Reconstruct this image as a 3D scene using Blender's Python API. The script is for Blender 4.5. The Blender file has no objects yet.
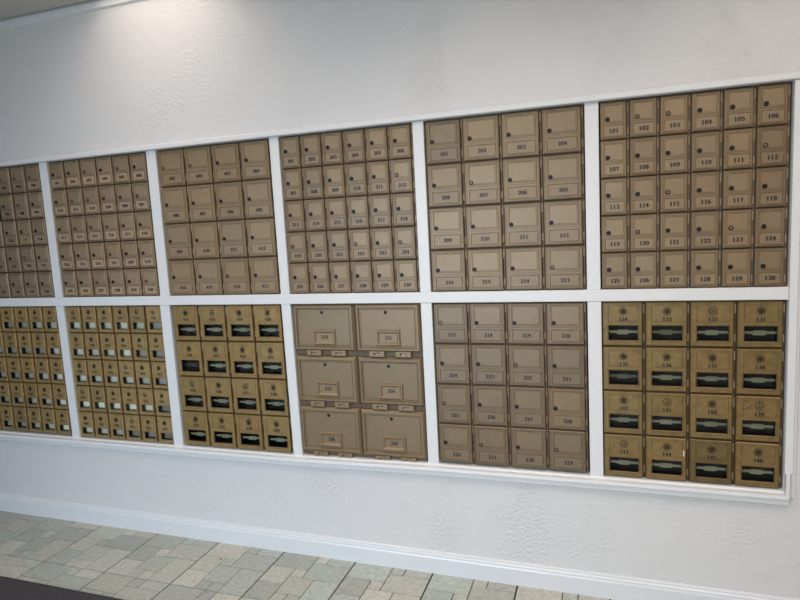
import bpy, bmesh, math, random
from mathutils import Matrix, Vector

# ------------------------------------------------------------------ camera, world, lights, exposure
S = bpy.context.scene
C = S.collection
ZT = 1.755                       # height of the top of the box banks above the floor

cam_d = bpy.data.cameras.new('camera')
cam = bpy.data.objects.new('camera', cam_d)
C.objects.link(cam)
cam_d.sensor_width = 36.0
cam_d.lens = 609.86 / 800 * 36.0
cam_d.clip_start = 0.05
RM = ((0.94624747, -0.32329511, 0.0097978), (0.31919115, 0.93827425, 0.13326085), (-0.05227559, -0.12297038, 0.99103257))
cam.matrix_world = Matrix(((RM[0][0], RM[0][2], -RM[0][1], -0.53804),
                           (RM[1][0], RM[1][2], -RM[1][1], -2.20125),
                           (RM[2][0], RM[2][2], -RM[2][1], -0.36957 + ZT),
                           (0, 0, 0, 1)))
S.camera = cam

world = bpy.data.worlds.new('world')
S.world = world
world.use_nodes = True
world.node_tree.nodes['Background'].inputs[0].default_value = (0.62, 0.78, 1.0, 1)
world.node_tree.nodes['Background'].inputs[1].default_value = 1.2

S.view_settings.view_transform = 'Standard'
S.view_settings.look = 'None'
S.view_settings.gamma = 1.0
S.view_settings.use_curve_mapping = False
S.view_settings.exposure = -0.38


def area(name, loc, rot, sx, sy, power, col, spread=180):
    l = bpy.data.lights.new(name, 'AREA')
    l.shape = 'RECTANGLE'
    l.size, l.size_y, l.energy, l.color = sx, sy, power, col
    l.spread = math.radians(spread)
    o = bpy.data.objects.new(name, l)
    C.objects.link(o)
    o.location = loc
    o.rotation_euler = rot
    return o


# daylight coming through the shop window opposite the boxes
WX0, WX1, WZ0, WZ1, WY = -3.2, -0.8, 0.10, 2.00, -3.6
area('window_daylight', ((WX0 + WX1) / 2, WY - 0.12, (WZ0 + WZ1) / 2), (math.radians(62), 0, 0), WX1 - WX0, WZ1 - WZ0, 62, (0.66, 0.82, 1.0), 120)

# ------------------------------------------------------------------ materials


def lin(c):
    return tuple(((v / 255) / 12.92 if v / 255 <= 0.04045 else ((v / 255 + 0.055) / 1.055) ** 2.4) for v in c) + (1,)


def mat(name, rgb, rough=0.5, metal=0.0, noise=None, bump=None, tint=False, spec=0.5, coat=0.0):
    m = bpy.data.materials.new(name)
    m.use_nodes = True
    n, l = m.node_tree.nodes, m.node_tree.links
    b = n['Principled BSDF']
    b.inputs['Roughness'].default_value = rough
    b.inputs['Metallic'].default_value = metal
    b.inputs['Specular IOR Level'].default_value = spec
    b.inputs['Coat Weight'].default_value = coat
    col = None
    base = lin(rgb)
    tc = n.new('ShaderNodeTexCoord')
    if noise:
        scale, amt, rgb2 = noise
        t = n.new('ShaderNodeTexNoise')
        t.inputs['Scale'].default_value = scale
        t.inputs['Detail'].default_value = 5
        geo = n.new('ShaderNodeNewGeometry')
        l.new(geo.outputs['Position'], t.inputs['Vector'])
        r = n.new('ShaderNodeMapRange')
        r.inputs[1].default_value, r.inputs[2].default_value = 0.42, 0.75
        r.inputs[3].default_value, r.inputs[4].default_value = 0, amt
        l.new(t.outputs[0], r.inputs[0])
        mx = n.new('ShaderNodeMix')
        mx.data_type = 'RGBA'
        l.new(r.outputs[0], mx.inputs['Factor'])
        mx.inputs['A'].default_value = base
        mx.inputs['B'].default_value = lin(rgb2)
        col = mx.outputs['Result']
    if tint:
        oi = n.new('ShaderNodeObjectInfo')
        mu = n.new('ShaderNodeMix')
        mu.data_type = 'RGBA'
        mu.blend_type = 'MULTIPLY'
        mu.inputs['Factor'].default_value = 1
        if col is None:
            mu.inputs['A'].default_value = base
        else:
            l.new(col, mu.inputs['A'])
        l.new(oi.outputs['Color'], mu.inputs['B'])
        col = mu.outputs['Result']
    if col is None:
        b.inputs['Base Color'].default_value = base
    else:
        l.new(col, b.inputs['Base Color'])
    if bump:
        scale, dist = bump
        t2 = n.new('ShaderNodeTexNoise')
        t2.inputs['Scale'].default_value = scale
        t2.inputs['Detail'].default_value = 3
        geo2 = n.new('ShaderNodeNewGeometry')
        l.new(geo2.outputs['Position'], t2.inputs['Vector'])
        bp = n.new('ShaderNodeBump')
        bp.inputs['Distance'].default_value = dist
        bp.inputs['Strength'].default_value = 1
        l.new(t2.outputs[0], bp.inputs['Height'])
        l.new(bp.outputs[0], b.inputs['Normal'])
    return m


def plaster_material():
    m = bpy.data.materials.new('painted_plaster')
    m.use_nodes = True
    n, l = m.node_tree.nodes, m.node_tree.links
    b = n['Principled BSDF']
    b.inputs['Base Color'].default_value = lin((205, 203, 201))
    b.inputs['Roughness'].default_value = 0.42
    geo = n.new('ShaderNodeNewGeometry')

    def noise(scale, detail, rough=0.5):
        t = n.new('ShaderNodeTexNoise')
        t.inputs['Scale'].default_value = scale
        t.inputs['Detail'].default_value = detail
        t.inputs['Roughness'].default_value = rough
        l.new(geo.outputs['Position'], t.inputs['Vector'])
        return t.outputs[0]

    def rng(s, a, b_, c, d):
        r = n.new('ShaderNodeMapRange')
        for i, v in enumerate((a, b_, c, d)):
            r.inputs[i + 1].default_value = v
        l.new(s, r.inputs[0])
        return r.outputs[0]

    def math_(op, a, c):
        k = n.new('ShaderNodeMath')
        k.operation = op
        for i, v in enumerate((a, c)):
            if isinstance(v, float):
                k.inputs[i].default_value = v
            else:
                l.new(v, k.inputs[i])
        return k.outputs[0]
    # trowelled stipple standing out in patches, quieter towards the left end of the wall
    patch = rng(noise(3.2, 3, 0.6), 0.47, 0.60, 0.10, 1.0)
    sep = n.new('ShaderNodeSeparateXYZ')
    l.new(geo.outputs['Position'], sep.inputs[0])
    side = rng(sep.outputs[0], -2.9, -1.9, 0.15, 1.0)
    stip = rng(noise(80, 3, 0.55), 0.42, 0.72, 0.0, 1.0)
    h = math_('MULTIPLY', math_('MULTIPLY', stip, patch), side)
    h2 = math_('MULTIPLY', noise(11, 2), 0.9)
    h = math_('ADD', h, h2)
    bp = n.new('ShaderNodeBump')
    bp.inputs['Distance'].default_value = 0.0031
    bp.inputs['Strength'].default_value = 0.8
    l.new(h, bp.inputs['Height'])
    l.new(bp.outputs[0], b.inputs['Normal'])
    return m


def glass_material():
    m = bpy.data.materials.new('window_glass')
    m.use_nodes = True
    n, l = m.node_tree.nodes, m.node_tree.links
    n.remove(n['Principled BSDF'])
    tr = n.new('ShaderNodeBsdfTransparent')
    tr.inputs[0].default_value = (0.96, 0.97, 0.95, 1)
    gl = n.new('ShaderNodeBsdfGlossy')
    gl.inputs['Roughness'].default_value = 0.08
    lw = n.new('ShaderNodeLayerWeight')
    lw.inputs[0].default_value = 0.5
    pw = n.new('ShaderNodeMath')
    pw.operation = 'POWER'
    pw.inputs[1].default_value = 4.0
    l.new(lw.outputs['Facing'], pw.inputs[0])
    fr = n.new('ShaderNodeMath')
    fr.operation = 'MULTIPLY_ADD'
    fr.inputs[1].default_value = 0.8
    fr.inputs[2].default_value = 0.015
    l.new(pw.outputs[0], fr.inputs[0])
    mx = n.new('ShaderNodeMixShader')
    l.new(fr.outputs[0], mx.inputs[0])
    l.new(tr.outputs[0], mx.inputs[1])
    l.new(gl.outputs[0], mx.inputs[2])
    l.new(mx.outputs[0], n['Material Output'].inputs[0])
    return m


def tile_material():
    m = bpy.data.materials.new('slate_look_tile')
    m.use_nodes = True
    n, l = m.node_tree.nodes, m.node_tree.links
    b = n['Principled BSDF']
    b.inputs['Roughness'].default_value = 0.48
    at = n.new('ShaderNodeAttribute')
    at.attribute_name = 'tint'
    geo = n.new('ShaderNodeNewGeometry')
    t = n.new('ShaderNodeTexNoise')
    t.inputs['Scale'].default_value = 60
    t.inputs['Detail'].default_value = 8
    t.inputs['Roughness'].default_value = 0.7
    l.new(geo.outputs['Position'], t.inputs['Vector'])
    r = n.new('ShaderNodeMapRange')
    r.inputs[1].default_value, r.inputs[2].default_value = 0.3, 0.7
    r.inputs[3].default_value, r.inputs[4].default_value = 0.74, 1.2
    l.new(t.outputs[0], r.inputs[0])
    mu = n.new('ShaderNodeVectorMath')
    mu.operation = 'SCALE'
    l.new(at.outputs['Color'], mu.inputs[0])
    l.new(r.outputs[0], mu.inputs['Scale'])
    l.new(mu.outputs[0], b.inputs['Base Color'])
    bp = n.new('ShaderNodeBump')
    bp.inputs['Distance'].default_value = 0.002
    bp.inputs['Strength'].default_value = 0.6
    l.new(t.outputs[0], bp.inputs['Height'])
    l.new(bp.outputs[0], b.inputs['Normal'])
    return m


M = {}
M['plaster'] = plaster_material()
M['trim'] = mat('white_trim_paint', (213, 213, 212), 0.35, bump=(14, 0.002))
M['base'] = mat('white_baseboard_paint', (208, 209, 210), 0.28)
M['tan'] = mat('tan_enamelled_metal', (135, 115, 88), 0.38, 0.3, noise=(30, 0.35, (122, 102, 77)), tint=True)
M['plate'] = mat('tan_number_plate', (133, 113, 87), 0.42, 0.25, noise=(60, 0.3, (116, 98, 75)), tint=True)
M['brass'] = mat('aged_brass', (140, 117, 74), 0.42, 0.4, noise=(38, 0.6, (108, 86, 52)), tint=True)
M['bead'] = M['tan']
M['casing_tan'] = mat('tan_casing_metal', (96, 79, 60), 0.5, 0.25, noise=(40, 0.4, (90, 70, 52)))
M['casing_brass'] = mat('brass_casing_metal', (84, 64, 40), 0.5, 0.4, noise=(40, 0.5, (70, 50, 32)))
M['hinge'] = mat('worn_hinge_metal', (146, 126, 98), 0.35, 0.5)
M['hinge_dark'] = mat('dark_hinge_metal', (96, 76, 54), 0.45, 0.5)
M['dark'] = mat('dark_steel_and_gap_shade', (34, 32, 31), 0.45, 0.5)
M['patina'] = mat('dark_brass_patina', (58, 42, 24), 0.5, 0.4)
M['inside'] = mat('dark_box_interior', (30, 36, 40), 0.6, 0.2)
M['ink'] = mat('black_ink', (22, 20, 20), 0.5)
M['ink_brass'] = mat('black_engraving', (40, 26, 22), 0.5)
M['lock_light'] = mat('satin_lock_metal', (156, 140, 114), 0.35, 0.6)
M['card'] = mat('name_card', (255, 255, 255), 0.6, tint=True)
M['glass'] = glass_material()
M['tile'] = tile_material()
M['grout'] = mat('dark_grout', (48, 46, 43), 0.8)
M['mat'] = mat('charcoal_carpet_mat', (52, 47, 50), 0.95, noise=(240, 0.7, (84, 78, 82)), bump=(260, 0.003))
M['ceiling'] = mat('ceiling_tile', (196, 192, 184), 0.9, noise=(55, 0.35, (170, 166, 158)), bump=(70, 0.002))
M['grid'] = mat('dark_reveal', (40, 40, 46), 0.7)
M['black'] = mat('black_rubber', (18, 18, 18), 0.6)
M['roomwall'] = mat('far_room_paint', (206, 203, 198), 0.7)


def lamp_material(st):
    m = bpy.data.materials.new('lit_lens')
    m.use_nodes = True
    n, l = m.node_tree.nodes, m.node_tree.links
    e = n.new('ShaderNodeEmission')
    e.inputs[0].default_value = (1.0, 0.86, 0.74, 1)
    e.inputs[1].default_value = st
    l.new(e.outputs[0], n['Material Output'].inputs[0])
    return m


M['lens'] = lamp_material(3.0)

# ------------------------------------------------------------------ mesh helpers


class MB:
    def __init__(self):
        self.v, self.f, self.m = [], [], []
        self.mats = []

    def mi(self, m):
        if m not in self.mats:
            self.mats.append(m)
        return self.mats.index(m)

    def face(self, pts, m):
        i = len(self.v)
        self.v += [tuple(p) for p in pts]
        self.f.append(tuple(range(i, i + len(pts))))
        self.m.append(self.mi(m))

    def loft(self, loops, m, cap0=True, cap1=True, capm=None):
        """loops of equal length; quads between neighbours"""
        k = self.mi(m)
        base = len(self.v)
        n = len(loops[0])
        for lp in loops:
            self.v += [tuple(p) for p in lp]
        for a in range(len(loops) - 1):
            for i in range(n):
                j = (i + 1) % n
                p, q = base + a * n, base + (a + 1) * n
                self.f.append((p + i, p + j, q + j, q + i))
                self.m.append(k)
        if cap0:
            self.f.append(tuple(base + i for i in reversed(range(n))))
            self.m.append(k)
        if cap1:
            e = base + (len(loops) - 1) * n
            self.f.append(tuple(e + i for i in range(n)))
            self.m.append(self.mi(capm) if capm else k)

    def box(self, x0, x1, y0, y1, z0, z1, m, bev=0.0):
        """y0 is the front (towards -y); front edges bevelled"""
        def R(i, y):
            return [(x0 + i, y, z0 + i), (x1 - i, y, z0 + i), (x1 - i, y, z1 - i), (x0 + i, y, z1 - i)]
        if bev:
            self.loft([R(0, y1), R(0, y0 + bev), R(bev, y0)], m)
        else:
            self.loft([R(0, y1), R(0, y0)], m)

    def rects(self, prof, m, cap0=True, cap1=True, capm=None):
        """prof: list of (x0,x1,z0,z1,y)"""
        self.loft([[(a, y, c), (b, y, c), (b, y, d), (a, y, d)] for a, b, c, d, y in prof], m, cap0, cap1, capm)

    def ring(self, x0, x1, z0, z1, w, y0, h, m):
        """raised moulding of width w, height h, standing on plane y0"""
        p = [(0, 0), (w * .3, h), (w * .7, h), (w, 0)]
        self.rects([(x0 + i, x1 - i, z0 + i, z1 - i, y0 - t) for i, t in p], m, False, False)

    def disc(self, cx, cz, prof, m, n=14, capm=None):
        """prof: list of (radius, y)"""
        self.loft([[(cx + r * math.cos(2 * math.pi * i / n), y, cz + r * math.sin(2 * math.pi * i / n)) for i in range(n)]
                   for r, y in prof], m, True, True, capm)

    def zcyl(self, cx, cy, r, z0, z1, m, n=8):
        self.loft([[(cx + r * math.cos(2 * math.pi * i / n), cy + r * math.sin(2 * math.pi * i / n), z) for i in range(n)]
                   for z in (z0, z1)], m)

    def xcyl(self, cy, cz, r, x0, x1, m, n=8):
        self.loft([[(x, cy + r * math.cos(2 * math.pi * i / n), cz + r * math.sin(2 * math.pi * i / n)) for i in range(n)]
                   for x in (x0, x1)], m)

    def mesh(self, name):
        me = bpy.data.meshes.new(name)
        me.from_pydata(self.v, [], self.f)
        for m in self.mats:
            me.materials.append(m)
        me.polygons.foreach_set('material_index', self.m)
        bm = bmesh.new()
        bm.from_mesh(me)
        bmesh.ops.recalc_face_normals(bm, faces=bm.faces)
        bm.to_mesh(me)
        bm.free()
        return me


def put(name, me, parent=None, loc=(0, 0, 0)):
    o = bpy.data.objects.new(name, me)
    C.objects.link(o)
    o.location = loc
    if parent:
        o.parent = parent
    return o


def struct(name, mb, loc=(0, 0, 0)):
    o = put(name, mb.mesh(name), None, loc)
    o['kind'] = 'structure'
    return o


# ------------------------------------------------------------------ bank layout (x from the right end of the wall's frame, z from bank tops)
BX = {1: (-0.563, 0.000), 2: (-1.171, -0.608), 3: (-1.771, -1.213), 4: (-2.367, -1.812), 5: (-2.982, -2.417), 6: (-3.595, -3.028)}
UZ = (0.0, -0.629)
LZ = (-0.669, -1.3035)
LBOT = {1: -1.3025, 2: -1.298, 3: -1.3165, 4: -1.313, 5: -1.315, 6: -1.311}
XL, XR = -3.612, 0.0
XF0, XF1 = -4.3, 1.5             # wall ends


def zf(x):                       # the floor falls a little to the right
    return 0.0 - 0.005 * (x + 2.3)


# ------------------------------------------------------------------ the room
# wall with the long opening for the boxes
w = MB()
CE = 0.645 + ZT
yb = 0.14
w.box(XF0, XF1, 0, yb, ZT, CE + 0.2, M['plaster'])
w.box(XF0, XF1, 0, yb, -0.03, ZT - 1.328, M['plaster'])
w.box(XF0, XL, 0, yb, ZT - 1.328, ZT, M['plaster'])
w.box(XR, XF1, 0, yb, ZT - 1.328, ZT, M['plaster'])
struct('wall_back', w)

w = MB()
w.box(XF0 - 0.1, XF0, WY, 0.14, -0.03, CE + 0.2, M['roomwall'])
struct('wall_left', w)
w = MB()
w.box(XF1, XF1 + 0.1, WY, 0.14, -0.03, CE + 0.2, M['roomwall'])
struct('wall_right', w)
w = MB()
w.box(XF0, WX0, WY - 0.1, WY, -0.03, CE + 0.2, M['roomwall'])
w.box(WX1, XF1, WY - 0.1, WY, -0.03, CE + 0.2, M['roomwall'])
w.box(WX0, WX1, WY - 0.1, WY, -0.03, WZ0, M['roomwall'])
w.box(WX0, WX1, WY - 0.1, WY, WZ1, CE + 0.2, M['roomwall'])
struct('wall_front', w)

w = MB()
w.box(-3.62, -3.52, WY, -0.95, -0.03, CE + 0.15, M['roomwall'])  # unseen partition, added to shade the far left of the box wall
struct('added_shade_partition', w)

# floor: square tiles, each cast as a pattern of eleven stones
PAT = [(0, 3, 0, 2), (3, 4, 0, 1), (4, 6, 0, 1), (3, 6, 1, 3), (0, 2, 2, 4), (2, 3, 2, 3), (4, 6, 3, 6), (2, 4, 3, 5), (0, 2, 4, 6), (2, 3, 5, 6), (3, 4, 5, 6)]
rnd = random.Random(5)
verts, faces, cols = [], [], []
T = 0.3355
g = T / 6


def fl(x, y, dz):
    return (x, y, zf(x) + dz)


def tileblock(x0, x1, y0, y1, col):
    b = 0.0012
    i = len(verts)
    verts.extend([fl(x0, y0, -0.003), fl(x1, y0, -0.003), fl(x1, y1, -0.003), fl(x0, y1, -0.003),
                  fl(x0 + b, y0 + b, 0), fl(x1 - b, y0 + b, 0), fl(x1 - b, y1 - b, 0), fl(x0 + b, y1 - b, 0)])
    for f in ((0, 1, 5, 4), (1, 2, 6, 5), (2, 3, 7, 6), (3, 0, 4, 7), (4, 5, 6, 7)):
        faces.append(tuple(i + k for k in f))
        cols.append(col)


greys = [(149, 149, 142), (144, 145, 139), (154, 152, 145), (142, 145, 140), (150, 148, 141), (143, 148, 142), (160, 157, 150), (138, 139, 134)]
for ix in range(-6, 10):
    x0t = -1.213 - T * ix - T
    if x0t > XF1 or x0t + T < XF0:
        continue
    for iy in range(0, 11):
        y1t = -0.008 - T * iy
        for a, b_, c, d in PAT:
            col = lin(rnd.choice(greys))
            k = rnd.uniform(1.35, 1.58)
            col = (col[0] * k, col[1] * k, col[2] * k * .95, 1)
            e = 0.0013
            xa = x0t + a * g + (0.0028 if a == 0 else e)
            xb = x0t + b_ * g - (0.0028 if b_ == 6 else e)
            tileblock(xa, xb, y1t - d * g + (0.0022 if d == 6 else .0018), y1t - c * g - (0.0022 if c == 0 else .0018), col)
nb = len(faces)
i = len(verts)
verts += [fl(XF0, WY, -0.0030), fl(XF1, WY, -0.0030), fl(XF1, 0.0, -0.0030), fl(XF0, 0.0, -0.0030),
          fl(XF0, WY, -0.05), fl(XF1, WY, -0.05), fl(XF1, 0.0, -0.05), fl(XF0, 0.0, -0.05)]
faces += [(i, i + 1, i + 2, i + 3), (i + 4, i + 7, i + 6, i + 5), (i, i + 4, i + 5, i + 1), (i + 1, i + 5, i + 6, i + 2), (i + 2, i + 6, i + 7, i + 3), (i + 3, i + 7, i + 4, i)]
me = bpy.data.meshes.new('floor')
me.from_pydata(verts, [], faces)
me.materials.append(M['tile'])
me.materials.append(M['grout'])
ca = me.color_attributes.new('tint', 'FLOAT_COLOR', 'CORNER')
for p in me.polygons:
    if p.index >= nb:
        p.material_index = 1
    else:
        for li in p.loop_indices:
            ca.data[li].color = cols[p.index]
o = put('floor', me)
o['kind'] = 'structure'

# baseboard with moulded cap, following the floor
prof = [(0.0, 0.0), (-0.016, 0.0), (-0.016, 0.066), (-0.0135, 0.072), (-0.0135, 0.078), (-0.009, 0.083), (-0.009, 0.088), (-0.003, 0.092), (0.0, 0.092)]
w = MB()
w.loft([[(x, y, z + zf(x) + (0.0 if z == 0 else -0.0015 * (x + 2.3))) for y, z in prof] for x in (XF0, -2.0, XF1)], M['base'])
struct('baseboard_back', w)

# ceiling: lay-in tiles with a dark reveal at the wall, white wall strip below
TX = -2.581                      # right edge of the tile seen in the corner; the light begins here
w = MB()
cz0, cz1 = CE, CE + 0.02


def slab(mb, x0, x1, y0, y1, z0, z1, m):
    mb.loft([[(x0, y0, z), (x1, y0, z), (x1, y1, z), (x0, y1, z)] for z in (z0, z1)], m)


pitch = 0.61
nx0 = -3
for ix in range(nx0, 8):
    xa = TX + ix * pitch
    xb = xa + pitch
    xa, xb = max(xa, XF0), min(xb, XF1)
    if xb - xa < 0.05:
        continue
    for iy in range(0, 6):
        yb_ = -0.012 - iy * pitch
        ya_ = max(yb_ - pitch, WY)
        if (ix == 0 and iy in (0, 1)) or (ix == 4 and iy in (1, 2)) or (ix == 4 and iy in (4, 5)) or (ix == 2 and iy in (1, 2)):
            continue
        slab(w, xa + 0.004, xb - 0.004, ya_ + 0.004, yb_ - 0.004, cz0, cz1, M['ceiling'])
slab(w, XF0, XF1, WY, 0, CE + 0.18, CE + 0.2, M['grid'])
struct('ceiling', w)
w = MB()
w.loft([[(x, y, z + ZT) for y, z in ((0, 0.607), (-0.006, 0.609), (-0.010, 0.613), (-0.010, 0.637), (0, 0.637))] for x in (XF0, XF1)], M['trim'])
struct('trim_1', w)

# recessed two-by-four ceiling lights
hs = MB()
fx, fy, fh = pitch / 2 - 0.002, pitch - 0.003, 0.10


def rect3(a, b, z):
    return [(-a, -b, z), (a, -b, z), (a, b, z), (-a, b, z)]


hs.loft([rect3(fx, fy, 0), rect3(fx, fy, fh), rect3(fx - .002, fy - .002, fh + .002)], M['trim'], False, True)
hs.loft([rect3(fx, fy, 0), rect3(fx - .014, fy - .014, -0.002), rect3(fx - .014, fy - .014, fh - 0.01)], M['trim'], False, True)
HS = hs.mesh('light_housing')
ln = MB()
slab(ln, -fx + .03, fx - .03, -fy + .03, fy - .03, fh - 0.028, fh - 0.02, M['lens'])
LN = ln.mesh('light_lens')
lights = [(TX + pitch / 2, -0.012 - pitch, 'recessed ceiling light at the wall above the 400 numbered boxes, glare at the picture top', 4.2),
          (TX + 4.5 * pitch, -0.012 - pitch * 2, 'recessed ceiling light further right over the 100 numbered boxes', 17)]
lights += [(TX + 2.5 * pitch, -0.012 - pitch * 2, 'added unseen recessed ceiling light over the middle of the wall', 15),  # middle light is unseen, added for downward light on the door relief
           (TX + 4.5 * pitch, -0.012 - pitch * 5, 'recessed ceiling light behind the viewer to the right', 24)]
for x, y, lab, pw in lights:
    r = bpy.data.objects.new('ceiling_light', None)
    C.objects.link(r)
    r.location = (x, y, CE)
    r['label'] = lab
    r['category'] = 'ceiling light'
    r['group'] = 'recessed ceiling lights'
    put('housing', HS, r)
    put('lens', LN, r)
    a = area('lamp', (0, 0, fh - 0.035), (0, 0, 0), 2 * fx - .08, 2 * fy - .08, pw, (1.0, 0.88, 0.80), 165 if x > 0 and y > -2 else 140)
    a.parent = r

# white frame round and between the banks
FY = 0.0


def board(name, x0, x1, y0, y1, z0, z1, bev=0.0015):
    b = MB()
    b.box(x0, x1, y0, y1, z0 + ZT, z1 + ZT, M['trim'], bev)
    return struct(name, b)


board('trim_2', XL - 0.02, 1.2, -0.020, 0.03, 0.0005, 0.0225, 0.003)            # top board, runs on to the right
board('trim_3', XL, XR, -0.006, 0.03, UZ[1] - 0.0405, UZ[1], 0.0015)             # rail between the two rows
n = 4
edges = [(BX[i + 1][1], BX[i][0]) for i in range(1, 6)]
for a, b_ in edges:
    board('trim_%d' % n, a, b_, -0.003, 0.03, UZ[1], UZ[0])
    n += 1
dl = {0: (0.001, 0.002), 1: (0, 0), 2: (-0.001, 0.004), 3: (-0.006, -0.006), 4: (0.0, 0.004)}
for k, (a, b_) in enumerate(edges):
    m_ = MB()
    z0, z1 = LZ[1] - 0.022 + ZT, LZ[0] + ZT
    dt, db = dl[k]
    t_ = -0.002 if k == 2 else 0
    m_.rects([(a, b_, z0, z1, 0.03), (a, b_, z0, z1, -0.003)], M['trim'])
    m_.v = [(x + (db if z < z0 + .01 else dt), y, z) for x, y, z in m_.v]
    struct('trim_%d' % n, m_)
    n += 1
board('trim_%d' % n, XR + 0.0005, 0.0245, -0.012, 0.03, -1.245, 0.0)            # right end board
board('trim_%d' % (n + 1), 0.0250, 0.0330, -0.006, 0.03, -1.245, 0.0)
# bottom ledge: shelf, raised lip and moulding below
m_ = MB()
P = [(0.03, -1.302), (-0.004, -1.3035), (-0.010, -1.3105), (-0.010, -1.319), (-0.0125, -1.319), (-0.013, -1.309), (-0.026, -1.311), (-0.0275, -1.3225), (-0.021, -1.326), (-0.018, -1.345), (-0.006, -1.352), (0, -1.352), (0.03, -1.335)]
sl = 0.004                       # the ledge drops slightly to the left
m_.loft([[(x, y, z + ZT + dz) for y, z in P] for x, dz in ((XL - 0.02, -.013), (-2.9, -.013), (-1.81, -.0125), (-1.19, -.0015), (-0.5, 0.0), (0.012, 0.0))], M['trim'])
struct('trim_%d' % (n + 2), m_)
board('trim_%d' % (n + 3), 0.0015, 0.0125, -0.0275, 0.0, -1.3225, -1.238, 0.001)  # upturned end of the ledge
board('trim_%d' % (n + 4), 0.0130, 0.0330, -0.006, 0.03, -1.325, -1.246, 0.001)

# dark backing behind the banks
m_ = MB()
m_.box(XL, XR, 0.13, 0.139, ZT - 1.328, ZT, M['grid'])
struct('wall_recess', m_)

# ------------------------------------------------------------------ numerals
DIG = {
    '0': [[(.27 * math.cos(a * math.pi / 6), .45 * math.sin(a * math.pi / 6)) for a in range(13)]],
    '1': [[(.02, .48), (.02, -.46)], [(-.2, .3), (0, .46)], [(-.2, -.46), (.24, -.46)]],
    '2': [[(-.24, .22), (-.2, .38), (0, .46), (.2, .38), (.24, .2), (.1, -.04), (-.24, -.42)], [(-.24, -.44), (.28, -.44)], [(.27, -.3), (.27, -.46)]],
    '3': [[(-.24, .36), (-.06, .46), (.16, .4), (.22, .22), (.1, .05), (-.06, .02)], [(.08, .04), (.25, -.1), (.25, -.3), (.1, -.45), (-.1, -.46), (-.26, -.34)]],
    '4': [[(.12, -.48), (.12, .46)], [(.1, .46), (-.28, -.14)], [(-.28, -.16), (.3, -.16)], [(0, -.47), (.26, -.47)]],
    '5': [[(.24, .44), (-.2, .44)], [(-.2, .46), (-.22, .04)], [(-.22, .04), (0, .12), (.22, .02), (.26, -.18), (.14, -.42), (-.08, -.47), (-.26, -.36)]],
    '6': [[(.22, .38), (.04, .46), (-.18, .3), (-.26, 0), (-.22, -.32), (0, -.46), (.2, -.38), (.25, -.16), (.12, .03), (-.08, .03), (-.24, -.1)]],
    '7': [[(-.25, .3), (-.25, .44)], [(-.25, .44), (.27, .44)], [(.26, .44), (.04, 0), (0, -.47)]],
    '8': [[(.2 * math.cos(a * math.pi / 5), .24 + .2 * math.sin(a * math.pi / 5)) for a in range(11)],
          [(.25 * math.cos(a * math.pi / 5), -.22 + .25 * math.sin(a * math.pi / 5)) for a in range(11)]],
}
DIG['9'] = [[(-x, -z) for x, z in DIG['6'][0]]]


def number_mesh(text, h, adv, m, thick=0.33, thin=0.20):
    b = MB()
    k = b.mi(m)
    for ci, ch in enumerate(text):
        ox = (ci - (len(text) - 1) / 2) * adv
        for pl in DIG[ch]:
            closed = (abs(pl[0][0] - pl[-1][0]) + abs(pl[0][1] - pl[-1][1])) < 1e-6
            pts = pl[:-1] if closed else pl
            nn = len(pts)
            L, R_ = [], []
            for i, (x, z) in enumerate(pts):
                pr = pts[(i - 1) % nn] if (closed or i > 0) else pts[i]
                nx = pts[(i + 1) % nn] if (closed or i < nn - 1) else pts[i]
                dx, dz = nx[0] - pr[0], nx[1] - pr[1]
                ln_ = math.hypot(dx, dz) or 1
                dx, dz = dx / ln_, dz / ln_
                t = (thin + (thick - thin) * abs(dz)) / 2
                L.append(((x - dz * t) * h + ox, (z + dx * t) * h))
                R_.append(((x + dz * t) * h + ox, (z - dx * t) * h))
            seg = nn if closed else nn - 1
            base = len(b.v)
            for (lx, lz), (rx, rz) in zip(L, R_):
                b.v += [(lx, -0.0004, lz), (rx, -0.0004, rz), (lx, 0, lz), (rx, 0, rz)]
            for i in range(seg):
                p, q = base + 4 * i, base + 4 * ((i + 1) % nn)
                for f in ((p, p + 1, q + 1, q), (p, q, q + 2, p + 2), (p + 1, p + 3, q + 3, q + 1)):
                    b.f.append(f)
                    b.m.append(k)
    me = bpy.data.meshes.new('number')
    me.from_pydata(b.v, [], b.f)
    me.materials.append(m)
    return me


# ------------------------------------------------------------------ post office boxes
# every box: local x from -W/2 to W/2, z from 0 (bottom) to H, front towards -y
DF = -0.011                       # door face


def casing(W, H, m, inner, ox0, ox1, oz0, oz1, depth=0.11, gl=0.0004, gr=0.0004):
    """ox/oz: fractions of the opening (from left, from top)"""
    b = MB()
    a0, a1, c0, c1 = -W / 2 + gl, W / 2 - gr, 0.0004, H - 0.0004
    i0, i1 = -W / 2 + ox0 * W, -W / 2 + ox1 * W
    k0, k1 = (1 - oz1) * H, (1 - oz0) * H
    b.rects([(a0, a1, c0, c1, depth), (a0, a1, c0, c1, 0.001), (a0 + .001, a1 - .001, c0 + .001, c1 - .001, 0), (i0, i1, k0, k1, 0)], m, True, False)
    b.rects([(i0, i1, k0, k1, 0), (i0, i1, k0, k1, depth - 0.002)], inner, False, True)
    return b.mesh('body')


def fx_(W, f):
    return -W / 2 + f * W


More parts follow.
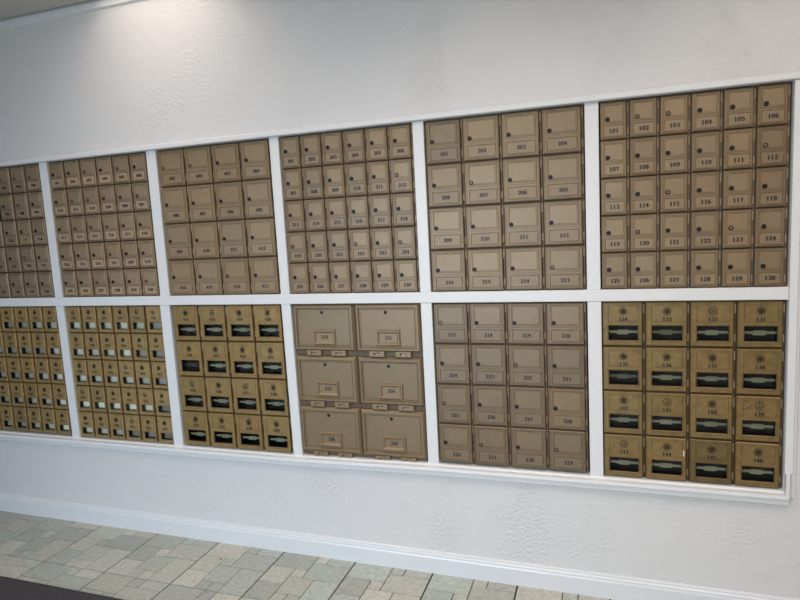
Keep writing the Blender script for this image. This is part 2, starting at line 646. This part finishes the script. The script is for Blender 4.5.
def beads(b, x0, x1, z0, z1, step, s, y, m):
    """row of small raised dots round a rectangle"""
    pts = []
    nx = max(2, round((x1 - x0) / step))
    nz = max(2, round((z1 - z0) / step))
    for i in range(nx + 1):
        x = x0 + (x1 - x0) * i / nx
        pts += [(x, z0), (x, z1)]
    for i in range(1, nz):
        z = z0 + (z1 - z0) * i / nz
        pts += [(x0, z), (x1, z)]
    for x, z in pts:
        b.loft([[(x - s, y, z), (x, y, z - s), (x + s, y, z), (x, y, z + s)],
                [(x - s * .4, y - s * .7, z), (x, y - s * .7, z - s * .4), (x + s * .4, y - s * .7, z), (x, y - s * .7, z + s * .4)]], m, False, True)


def tan_door(W, H, dx0, dx1, px0, px1, uz0, uz1, lz0, lz1, small):
    m = M['tan']
    b = MB()
    b.box(fx_(W, dx0), fx_(W, dx1), DF, 0.004, H * .016, H * .972, m, 0.0026)
    # ridge just inside the edge
    e = 0.0042
    b.ring(fx_(W, dx0) + e, fx_(W, dx1) - e, H * .012 + e, H * .984 - e, 0.0026, DF, 0.0022, m)
    x0, x1 = fx_(W, px0), fx_(W, px1)
    # recessed looking upper panel: ridge and raised field
    z1, z0 = (1 - uz0) * H, (1 - uz1) * H
    b.ring(x0, x1, z0, z1, 0.0032, DF, 0.0030, m)
    i = 0.0050
    b.rects([(x0 + i, x1 - i, z0 + i, z1 - i, DF), (x0 + i + .0016, x1 - i - .0016, z0 + i + .0016, z1 - i - .0016, DF - 0.0010)], m, False, True)
    z1b, z0b = (1 - lz0) * H, (1 - lz1) * H
    b.ring(x0, x1, z0b, z1b, 0.0032, DF, 0.0030, m)
    if not small:
        s = 0.0016
        o = 0.0052
        beads(b, fx_(W, dx0) + o * 1.9, fx_(W, dx1) - o * 1.9, H * .012 + o * 1.9, H * .984 - o * 1.9, 0.0042, s, DF, m)
        zm = (z0 + z1b) / 2
        beads(b, x0 + .004, x1 - .004, zm - 0.0007, zm + 0.0007, 0.0042, s, DF, m)
    return b.mesh('door')


def plate_mesh(W, H, px0, px1, lz0, lz1, m):
    b = MB()
    i = 0.0034
    b.box(fx_(W, px0) + i, fx_(W, px1) - i, DF - 0.0009, DF, (1 - lz1) * H + i, (1 - lz0) * H - i, m, 0.0006)
    return b.mesh('number_plate')


def lock_mesh(r, light):
    b = MB()
    rim = M['lock_light'] if light else M['dark']
    b.disc(0, 0, [(r, 0), (r, -0.0016), (r * .88, -0.0026), (r * .66, -0.0026), (r * .6, -0.0012)], M['patina'] if light else rim, 16, M['dark'])
    core = M['lock_light'] if light else M['dark']
    b.disc(0, 0, [(r * .46, -0.0010), (r * .46, -0.0030), (r * .38, -0.0034)], core, 12)
    b.box(-r * .09, r * .09, -0.0038, -0.0030, -r * .34, r * .34, M['dark'])
    return b.mesh('lock')


def hinge_mesh(r, length, m):
    b = MB()
    n3 = 3
    for i in range(n3):
        z0, z1 = length * i / n3 + .0004, length * (i + 1) / n3 - .0004
        b.zcyl(0, -0.0005 - r * .6, r, z0, z1, m)
    b.box(-r * 1.8, r * 1.5, -0.0016, 0.001, 0, length, m)
    return b.mesh('hinge')


def dial_mesh(r, light=False):
    """eight rayed dial with knob"""
    b = MB()
    m = M['patina']
    n = 10
    for i in range(n):
        a = 2 * math.pi * i / n + math.pi / 2
        ca_, sa = math.cos(a), math.sin(a)

        def P(t, s, y):
            return (ca_ * t * r - sa * s * r, y, sa * t * r + ca_ * s * r)
        b.loft([[P(.50, -.06, 0), P(.50, .06, 0), P(.84, .13, 0), P(1.0, 0, 0), P(.84, -.13, 0)],
                [P(.50, -.04, -.0014), P(.50, .04, -.0014), P(.82, .10, -.0014), P(.95, 0, -.0014), P(.82, -.10, -.0014)]], m, False, True)
    b.disc(0, 0, [(r * .52, 0), (r * .50, -0.0018), (r * .40, -0.0020)], M['patina'] if not light else M['brass'], 16)
    b.disc(0, 0, [(r * .32, -0.0018), (r * .30, -0.0070), (r * .22, -0.0080)], M['patina'] if not light else M['hinge_dark'], 14)
    return b.mesh('combination_dial')


def brass_door(W, H, dx0, dx1, px0, px1, uz0, uz1, wx0, wx1, wz0, wz1, beadstep):
    m = M['brass']
    b = MB()
    X0, X1, Z0, Z1 = fx_(W, dx0), fx_(W, dx1), H * .016, H * .972
    x0, x1 = fx_(W, wx0), fx_(W, wx1)
    z1, z0 = (1 - wz0) * H, (1 - wz1) * H
    # plate with a real window opening
    b.rects([(X0, X1, Z0, Z1, 0.004), (X0, X1, Z0, Z1, DF + .0024), (X0 + .0024, X1 - .0024, Z0 + .0024, Z1 - .0024, DF),
             (x0 - .0012, x1 + .0012, z0 - .0012, z1 + .0012, DF), (x0, x1, z0, z1, DF + .001)], m, False, False)
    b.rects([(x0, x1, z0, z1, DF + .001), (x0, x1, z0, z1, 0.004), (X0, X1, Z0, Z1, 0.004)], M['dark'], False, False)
    b.ring(x0 - .0045, x1 + .0045, z0 - .0045, z1 + .0045, 0.0032, DF, 0.0028, m)
    ux0, ux1 = fx_(W, px0), fx_(W, px1)
    uz1_, uz0_ = (1 - uz0) * H, (1 - uz1) * H
    b.ring(ux0, ux1, uz0_, uz1_, 0.0028, DF, 0.0020, m)
    o = 0.0052
    beads(b, X0 + o, X1 - o, Z0 + o, Z1 - o, beadstep, 0.0017, DF, m)
    return b.mesh('door')


def pane_mesh(W, H, wx0, wx1, wz0, wz1):
    b = MB()
    i = -0.001
    b.box(fx_(W, wx0) + i, fx_(W, wx1) - i, 0.0042, 0.0058, (1 - wz1) * H + i, (1 - wz0) * H - i, M['glass'])
    return b.mesh('window_pane')


def make_root(name):
    r = bpy.data.objects.new(name, None)
    C.objects.link(r)
    r.empty_display_size = 0.03
    return r


SW, SH = 0.0935, 0.1256
MW, MH = 0.1400, 0.1570
LW, LH = 0.2770, 0.2093
LOCK = {}
for nm, r in (('small', 0.0076), ('medium', 0.0074), ('large', 0.0064)):
    LOCK[nm] = (lock_mesh(r, False), lock_mesh(r, True))


def tan_box(kind):
    r = make_root('post_office_box')
    if kind == 'small':
        W, H = SW, SH
        a = dict(dx0=.02, dx1=.895, px0=.115, px1=.835, uz0=.085, uz1=.575, lz0=.61, lz1=.935)
        lx, lz, nxp, nzp = .265, .47, .475, .775
        hz = [(.06, .24), (.70, .20)]
        hx, hr = .952, 0.0015
    else:
        W, H = MW, MH
        a = dict(dx0=.015, dx1=.935, px0=.115, px1=.86, uz0=.085, uz1=.56, lz0=.64, lz1=.93)
        lx, lz, nxp, nzp = .195, .49, .50, .785
        hz = [(.05, .20), (.72, .16)]
        hx, hr = .970, 0.0017
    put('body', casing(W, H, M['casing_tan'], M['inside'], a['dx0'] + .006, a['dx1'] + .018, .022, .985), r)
    d = put('door', tan_door(W, H, small=(kind == 'small'), **a), r)
    put('number_plate', plate_mesh(W, H, a['px0'], a['px1'], a['lz0'], a['lz1'], M['plate']), d)

    put('lock', LOCK[kind][0], d, (fx_(W, lx), DF - 0.0010, (1 - lz) * H))
    for z, L in hz:
        put('hinge', hinge_mesh(hr, L * H, M['hinge']), r, (fx_(W, hx), 0, (1 - z - L) * H))
    return r, (fx_(W, nxp), DF - 0.0009, (1 - nzp) * H)


def large_box():
    r = make_root('parcel_box')
    W, H = LW, LH
    m = M['tan']
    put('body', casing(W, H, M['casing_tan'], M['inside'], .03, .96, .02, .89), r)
    b = MB()
    X0, X1, Z0, Z1 = fx_(W, .006), fx_(W, .984), H * .095, H * .992
    y = DF - 0.004
    b.rects([(X0, X1, Z0, Z1, -0.0005), (X0, X1, Z0, Z1, y + .010), (X0 + .008, X1 - .008, Z0 + .008, Z1 - .008, y),
             (X0 + .014, X1 - .014, Z0 + .014, Z1 - .014, y), (X0 + .018, X1 - .018, Z0 + .018, Z1 - .018, y + .0085),
             (X0 + .021, X1 - .021, Z0 + .021, Z1 - .021, y + .0085), (X0 + .024, X1 - .024, Z0 + .024, Z1 - .024, y + .0065)], m)
    d = put('door', b.mesh('door'), r)
    fy_ = y + .0065
    px0, px1, pz0, pz1 = fx_(W, .315), fx_(W, .685), (1 - .785) * H, (1 - .490) * H
    b = MB()
    b.rects([(px0, px1, pz0, pz1, fy_), (px0 + .004, px1 - .004, pz0 + .004, pz1 - .004, fy_ - .008), (px0 + .008, px1 - .008, pz0 + .008, pz1 - .008, fy_ - .008),
             (px0 + .014, px1 - .014, pz0 + .014, pz1 - .014, fy_ - .001)], m)
    pf = put('number_frame', b.mesh('number_frame'), d)
    l = put('lock', LOCK['large'][0], d, (fx_(W, .475), fy_, (1 - .17) * H))
    for xa, xb in ((.20, .43), (.60, .83)):
        b = MB()
        x0, x1 = fx_(W, xa), fx_(W, xb)
        xm0, xm1 = x0 + (x1 - x0) * .30, x1 - (x1 - x0) * .32
        za, zb = 0.0015, H * .110
        zs0, zs1 = H * .036, H * .076
        yy = DF - 0.003
        b.box(x0, xm0, yy, 0, za, zb, m, .001)
        b.box(xm1, x1, yy, 0, za, zb, m, .001)
        b.box(xm0, xm1, yy + .0005, 0, zs1, zb, m)
        b.box(xm0, xm1, yy + .0005, 0, za, zs0, m)
        b.box(xm0, xm1, yy + .007, 0, zs0, zs1, M['dark'])
        b.box(xm0 + .004, xm1 - .001, yy + .002, 0, zs0 + .0005, zs1 - .003, M['lock_light'])
        put('hinge', b.mesh('hinge'), r)
    return r, ((px0 + px1) / 2 , fy_ - .001, (pz0 + pz1) / 2)


def brass_box(kind):
    r = make_root('post_office_box')
    if kind == 'small':
        W, H = SW, SH
        dx0, dx1 = .02, .90
        up = (.12, .82, .05, .53)
        wn = (.19, .86, .615, .86)
        dl_, nzp, rd, bs, xc = (.47, .245), .455, 0.0125, 0.0060, .47
        hz = [(.10, .20), (.68, .18)]
    else:
        W, H = MW, MH
        dx0, dx1 = .015, .935
        up = (.14, .86, .085, .46)
        wn = (.155, .835, .545, .865)
        dl_, nzp, rd, bs, xc = (.495, .225), .40, 0.0160, 0.0046, .495
        hz = [(.08, .20), (.72, .16)]
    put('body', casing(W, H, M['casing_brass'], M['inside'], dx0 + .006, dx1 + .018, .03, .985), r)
    d = put('door', brass_door(W, H, dx0, dx1, up[0], up[1], up[2], up[3], *wn, bs), r)
    put('combination_dial', DIAL[kind][0], d, (fx_(W, dl_[0]), DF, (1 - dl_[1]) * H))
    put('window_pane', pane_mesh(W, H, *wn), d)
    b = MB()
    x0, x1 = fx_(W, wn[0]), fx_(W, wn[1])
    z1, z0 = (1 - wn[2]) * H, (1 - wn[3]) * H
    if kind == 'small':
        b.box(x0 - .010, x1 - .001, 0.016, 0.0166, z0 - .003, z1 - .0045, M['card'])
        put('name_card', b.mesh('name_card'), r)
    else:
        zm = (z0 + z1) / 2
        w_ = x1 - x0
        hh = (z1 - z0)
        L = [(x0 - .002, -.06), (x0 + w_ * .26, -.06), (x0 + w_ * .32, -.16), (x0 + w_ * .66, -.16), (x0 + w_ * .72, -.06), (x1 + .002, -.06),
             (x1 + .002, .11), (x0 + w_ * .72, .11), (x0 + w_ * .66, .17), (x0 + w_ * .34, .17), (x0 + w_ * .28, .11), (x0 - .002, .11)]
        b.loft([[(x, y, zm + t * hh) for x, t in L] for y in (0.0095, 0.0085)], M['card'])
        put('name_strip', b.mesh('name_strip'), r)
    for z, Lh in hz:
        put('hinge', hinge_mesh(.0015 if kind == 'small' else .0017, Lh * H, M['dark'] if kind == 'small' else M['hinge']), r,  # small brass hinges coloured dark to stand for shade in the hinge gaps
            (fx_(W, .957 if kind == 'small' else .971), 0, (1 - z - Lh) * H))
    return r, (fx_(W, xc), DF, (1 - nzp) * H)


DIAL = {'small': (dial_mesh(0.0125), dial_mesh(0.0125, True)), 'medium': (dial_mesh(0.0160), dial_mesh(0.0160, True))}


def copy_tree(o, parent=None):
    c = o.copy()
    C.objects.link(c)
    c.parent = parent
    for ch in list(o.children):
        copy_tree(ch, c)
    return c


PROTO = {'small_tan': tan_box('small'), 'medium_tan': tan_box('medium'), 'large_tan': large_box(),
         'small_brass': brass_box('small'), 'medium_brass': brass_box('medium')}
USED = set()
SIZE = {'small_tan': (SW, SH), 'medium_tan': (MW, MH), 'large_tan': (LW, LH), 'small_brass': (SW, SH), 'medium_brass': (MW, MH)}
GROUP = {'small_tan': 'small tan post office boxes', 'medium_tan': 'medium square tan post office boxes', 'large_tan': 'large tan parcel boxes',
         'small_brass': 'small brass post office boxes with windows', 'medium_brass': 'medium brass post office boxes with windows'}


def serp(start, rows, cols, flips):
    out = []
    k = start
    for r in range(rows):
        row = list(range(k, k + cols))
        out.append(row[::-1] if r in flips else row)
        k += cols
    return out


# bank column, row of banks, kind, numbers, bank name
BANKS = [
    (1, 'U', 'small_tan', serp(101, 5, 6, ()), 'upper right bank'),
    (2, 'U', 'medium_tan', serp(201, 4, 4, (1, 3)), 'upper bank'),
    (3, 'U', 'small_tan', serp(301, 5, 6, ()), 'upper middle bank'),
    (4, 'U', 'medium_tan', serp(401, 4, 4, (1, 3)), 'upper bank'),
    (5, 'U', 'small_tan', serp(501, 5, 6, (1, 3)), 'upper left bank'),
    (6, 'U', 'small_tan', serp(701, 5, 6, (1, 3)), 'upper bank at the left edge'),
    (1, 'L', 'medium_brass', serp(131, 4, 4, (0, 2)), 'lower right bank'),
    (2, 'L', 'medium_tan', serp(217, 4, 4, (1, 3)), 'lower bank'),
    (3, 'L', 'large_tan', [[332, 331], [333, 334], [336, 335]], 'lower middle bank'),
    (4, 'L', 'medium_brass', serp(417, 4, 4, (1, 3)), 'lower bank'),
    (5, 'L', 'small_brass', serp(531, 5, 6, (0, 2, 4)), 'lower left bank'),
    (6, 'L', 'small_brass', serp(731, 5, 6, (0, 2, 4)), 'lower bank at the left edge'),
]
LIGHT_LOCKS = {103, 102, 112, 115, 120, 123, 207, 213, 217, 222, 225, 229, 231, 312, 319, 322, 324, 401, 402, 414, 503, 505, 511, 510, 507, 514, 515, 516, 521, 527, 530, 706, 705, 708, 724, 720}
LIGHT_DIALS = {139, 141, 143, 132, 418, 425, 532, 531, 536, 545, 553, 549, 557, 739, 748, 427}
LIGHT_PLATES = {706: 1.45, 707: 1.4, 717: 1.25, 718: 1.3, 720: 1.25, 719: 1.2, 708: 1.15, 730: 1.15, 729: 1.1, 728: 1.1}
DARK_DOORS = {201: .88, 106: .92, 112: .86, 118: .9, 145: .72, 130: .9, 533: .9, 532: .84, 752: .86, 758: .84, 550: .86}
CARDS = {536: .78, 535: .74, 534: .66, 533: .80, 532: .58, 531: .36, 537: .78, 538: .66, 539: .72, 540: .95, 541: .38, 542: .34,
         548: .78, 547: .66, 546: .72, 545: .70, 544: .52, 543: .38, 549: .95, 550: 1.0, 551: .95, 552: .95, 553: .8, 554: .22,
         560: .70, 559: .66, 558: .5, 557: .25, 556: .28, 555: .22,
         734: .3, 733: .4, 732: .55, 731: .6, 739: .35, 740: .36, 741: .36, 742: .75, 746: .35, 745: .4, 744: .62, 743: .85,
         751: .42, 752: .5, 753: .5, 754: .85, 758: .35, 757: .5, 756: .62, 755: .95}
ORD = ['top', 'second', 'third', 'fourth', 'bottom']
rnd = random.Random(11)


def proj_x(x, z):
    d = Vector((x, 0, z)) - Vector((-0.53804, -2.20125, -0.36957))
    u = sum(d[i] * RM[i][0] for i in range(3))
    v = sum(d[i] * RM[i][1] for i in range(3))
    return 400 + 609.86 * u / v


NUMM = {}
for col, row, kind, nums, bname in BANKS:
    x0, x1 = BX[col]
    x0 += 0.0035
    x1 -= 0.0035
    zt, zb = (UZ[0] - 0.0015, UZ[1] + 0.001) if row == 'U' else (LZ[0] - 0.001, LBOT[col] + 0.001)
    R_, K_ = len(nums), len(nums[0])
    cw, chh = (x1 - x0) / K_, (zt - zb) / R_
    W, H = SIZE[kind]
    for r in range(R_):
        for c in range(K_):
            num = nums[r][c]
            xc = x0 + (c + .5) * cw
            zbot = zt - (r + 1) * chh
            if proj_x(xc + cw * .45, zbot) < 1:
                continue
            proto, nloc = PROTO[kind]
            if kind in USED:
                o = copy_tree(proto)
            else:
                o = proto
                USED.add(kind)
            jit = rnd.uniform(-0.0006, 0.0006)
            o.location = (xc, 0.0135, zbot + ZT)
            o.scale = (cw / W, 1, chh / H)
            size, fin = kind.split('_')
            left = nums[r][c - 1] if c > 0 else None
            right = nums[r][c + 1] if c < K_ - 1 else None
            rowname = 'bottom' if r == R_ - 1 else ORD[r]
            if left and right:
                nb_ = 'between %d and %d' % (left, right)
            elif right:
                nb_ = 'leftmost, beside %d' % right
            else:
                nb_ = 'rightmost, beside %d' % left
            what = {'small_tan': 'small tan post office box', 'medium_tan': 'medium square tan post office box', 'large_tan': 'large tan parcel box',
                    'small_brass': 'small brass windowed post office box', 'medium_brass': 'medium brass windowed post office box'}[kind]
            if kind == 'large_tan':
                o['label'] = '%s numbered %d, %s row, %s column, framed number plate' % (what, num, rowname, 'left' if c == 0 else 'right')
            else:
                o['label'] = '%s numbered %d, %s row, %s' % (what, num, rowname, nb_)
            o['category'] = 'parcel box' if kind == 'large_tan' else 'post office box'
            o['group'] = GROUP[kind]
            # look of this one box
            k = rnd.uniform(0.94, 1.06) * DARK_DOORS.get(num, 1.0)
            wv = rnd.uniform(-0.025, 0.025)
            tint = (k * (1 + wv), k, k * (1 - wv), 1)
            door = [q for q in o.children if q.name.split('.')[0] == 'door'][0]
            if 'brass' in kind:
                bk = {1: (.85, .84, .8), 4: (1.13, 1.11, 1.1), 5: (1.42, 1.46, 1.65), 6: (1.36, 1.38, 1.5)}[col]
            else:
                bk = {'U1': (1, 1, 1), 'U2': (.98, .98, .95), 'U3': (1.02, 1.02, 1.02), 'U4': (1.12, 1.13, 1.15), 'U5': (1.2, 1.25, 1.36), 'U6': (1.12, 1.18, 1.3),  # left upper banks carry daylight glare in their tint, lighter and bluer
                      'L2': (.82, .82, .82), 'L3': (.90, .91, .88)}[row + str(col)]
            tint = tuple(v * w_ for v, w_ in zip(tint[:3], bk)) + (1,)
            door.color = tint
            door.rotation_euler = (rnd.uniform(-.010, .006), 0, rnd.uniform(-.008, .008))
            for q in o.children:
                nm = q.name.split('.')[0]
                if nm == 'name_card':
                    v = CARDS.get(num, .4)
                    q.color = (v, v * .96, v * .82, 1)
                elif nm == 'name_strip':
                    v = .22 if num not in (133, 135) else .10
                    v *= rnd.uniform(.85, 1.1)
                    if num == 424:
                        v = .02
                    q.color = (v * .98, v * .95, v * .62, 1)
            for q in door.children:
                nm = q.name.split('.')[0]
                if nm == 'lock':
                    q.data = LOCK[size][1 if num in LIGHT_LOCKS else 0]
                    q.rotation_euler = (0, rnd.uniform(-.5, .5), 0)
                elif nm == 'combination_dial':
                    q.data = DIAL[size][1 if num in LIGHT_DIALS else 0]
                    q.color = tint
                elif nm == 'number_plate':
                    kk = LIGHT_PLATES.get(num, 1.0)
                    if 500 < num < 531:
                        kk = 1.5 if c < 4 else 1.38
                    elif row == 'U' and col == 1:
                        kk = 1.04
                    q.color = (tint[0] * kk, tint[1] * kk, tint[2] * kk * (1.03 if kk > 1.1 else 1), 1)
            h, adv = {'small_tan': (.0128, .0106), 'medium_tan': (.0128, .0106), 'large_tan': (.0128, .0106),
                      'small_brass': (.0110, .0096), 'medium_brass': (.0120, .0100)}[kind]
            nm_ = number_mesh(str(num), h, adv, M['ink'] if 'tan' in kind else M['ink_brass'])
            old = [q for q in door.children if q.name.split('.')[0] == 'number']
            if old:
                old[0].data = nm_
            else:
                put('number', nm_, door, nloc)

M['white_drip'] = mat('white_paint_drip', (225, 225, 218), 0.5)
for o in [q for q in C.objects if q.get('label', '').startswith('medium brass')]:
    door = [q for q in o.children if q.name.split('.')[0] == 'door'][0]
    if 'numbered 144,' in o['label']:
        b = MB()
        pts = [(.0, .0), (.0022, .001), (.0026, -.006), (.0016, -.013), (.0018, -.019), (.0002, -.022), (-.0012, -.016), (-.0004, -.009), (-.0014, -.004)]
        b.loft([[(x, y, z) for x, z in pts] for y in (0, -0.0006)], M['white_drip'])
        put('paint_drip', b.mesh('paint_drip'), door, (.052, DF - .0028, .112))
    if 'numbered 139,' in o['label']:
        b = MB()
        for x0, z0, x1, z1 in ((-.050, .010, -.046, .016), (-.046, .016, -.044, .008), (-.040, .010, -.034, .020), (-.034, .020, -.030, .012), (-.028, .020, -.022, .026), (-.026, .014, -.020, .017)):
            dx, dz = x1 - x0, z1 - z0
            ln_ = math.hypot(dx, dz)
            nx_, nz_ = -dz / ln_ * .0011, dx / ln_ * .0011
            b.loft([[(x0 - nx_, y, z0 - nz_), (x1 - nx_, y, z1 - nz_), (x1 + nx_, y, z1 + nz_), (x0 + nx_, y, z0 + nz_)] for y in (0, -.0004)], M['ink_brass'])
        put('scratch_mark', b.mesh('scratch_mark'), door, (0, DF - .0001, .098))

# ------------------------------------------------------------------ small things
# dark door mat lying on the tiles
b = MB()
m0, m1 = -4.0, -1.3
b.loft([[(x + 0.004 * s, y, zf(x) + 0.0005 + t) for x, y in ((m0, -0.488), (m1, -0.488), (m1, -1.7), (m0, -1.7))] for s, t in ((0, 0), (0, 0.006))], M['mat'])
b.loft([[(x, y, zf(x) + t) for x, y in ((m0 + .01, -0.498), (m1 - .01, -0.498), (m1 - .01, -1.69), (m0 + .01, -1.69))] for t in (0.0066, 0.010)], M['mat'])
o = put('floor_mat', b.mesh('floor_mat'))
o['label'] = 'charcoal carpet floor mat lying on the stone look tiles at lower left'
o['category'] = 'floor mat'

b = MB()
b.loft([[(.0035 * s * math.cos(a * math.pi / 4), .003 * s * math.sin(a * math.pi / 4), z) for a in range(8)] for s, z in ((.8, 0), (1, .0015), (.5, .0035))], M['black'])
o = put('pebble', b.mesh('pebble'), None, (-2.124, -0.136, zf(-2.124) + .0002))
o['label'] = 'tiny black pebble lying on a pale floor tile near the baseboard'
o['category'] = 'pebble'

b = MB()
b.disc(0, 0, [(.0013, 0.0), (.0013, -.001), (.0008, -.0016)], M['black'], 8)
o = put('nail', b.mesh('nail'), None, (-0.587, -0.003, -0.353 + ZT))
o['label'] = 'small dark nail head in the white strip left of box 113'
o['category'] = 'nail'
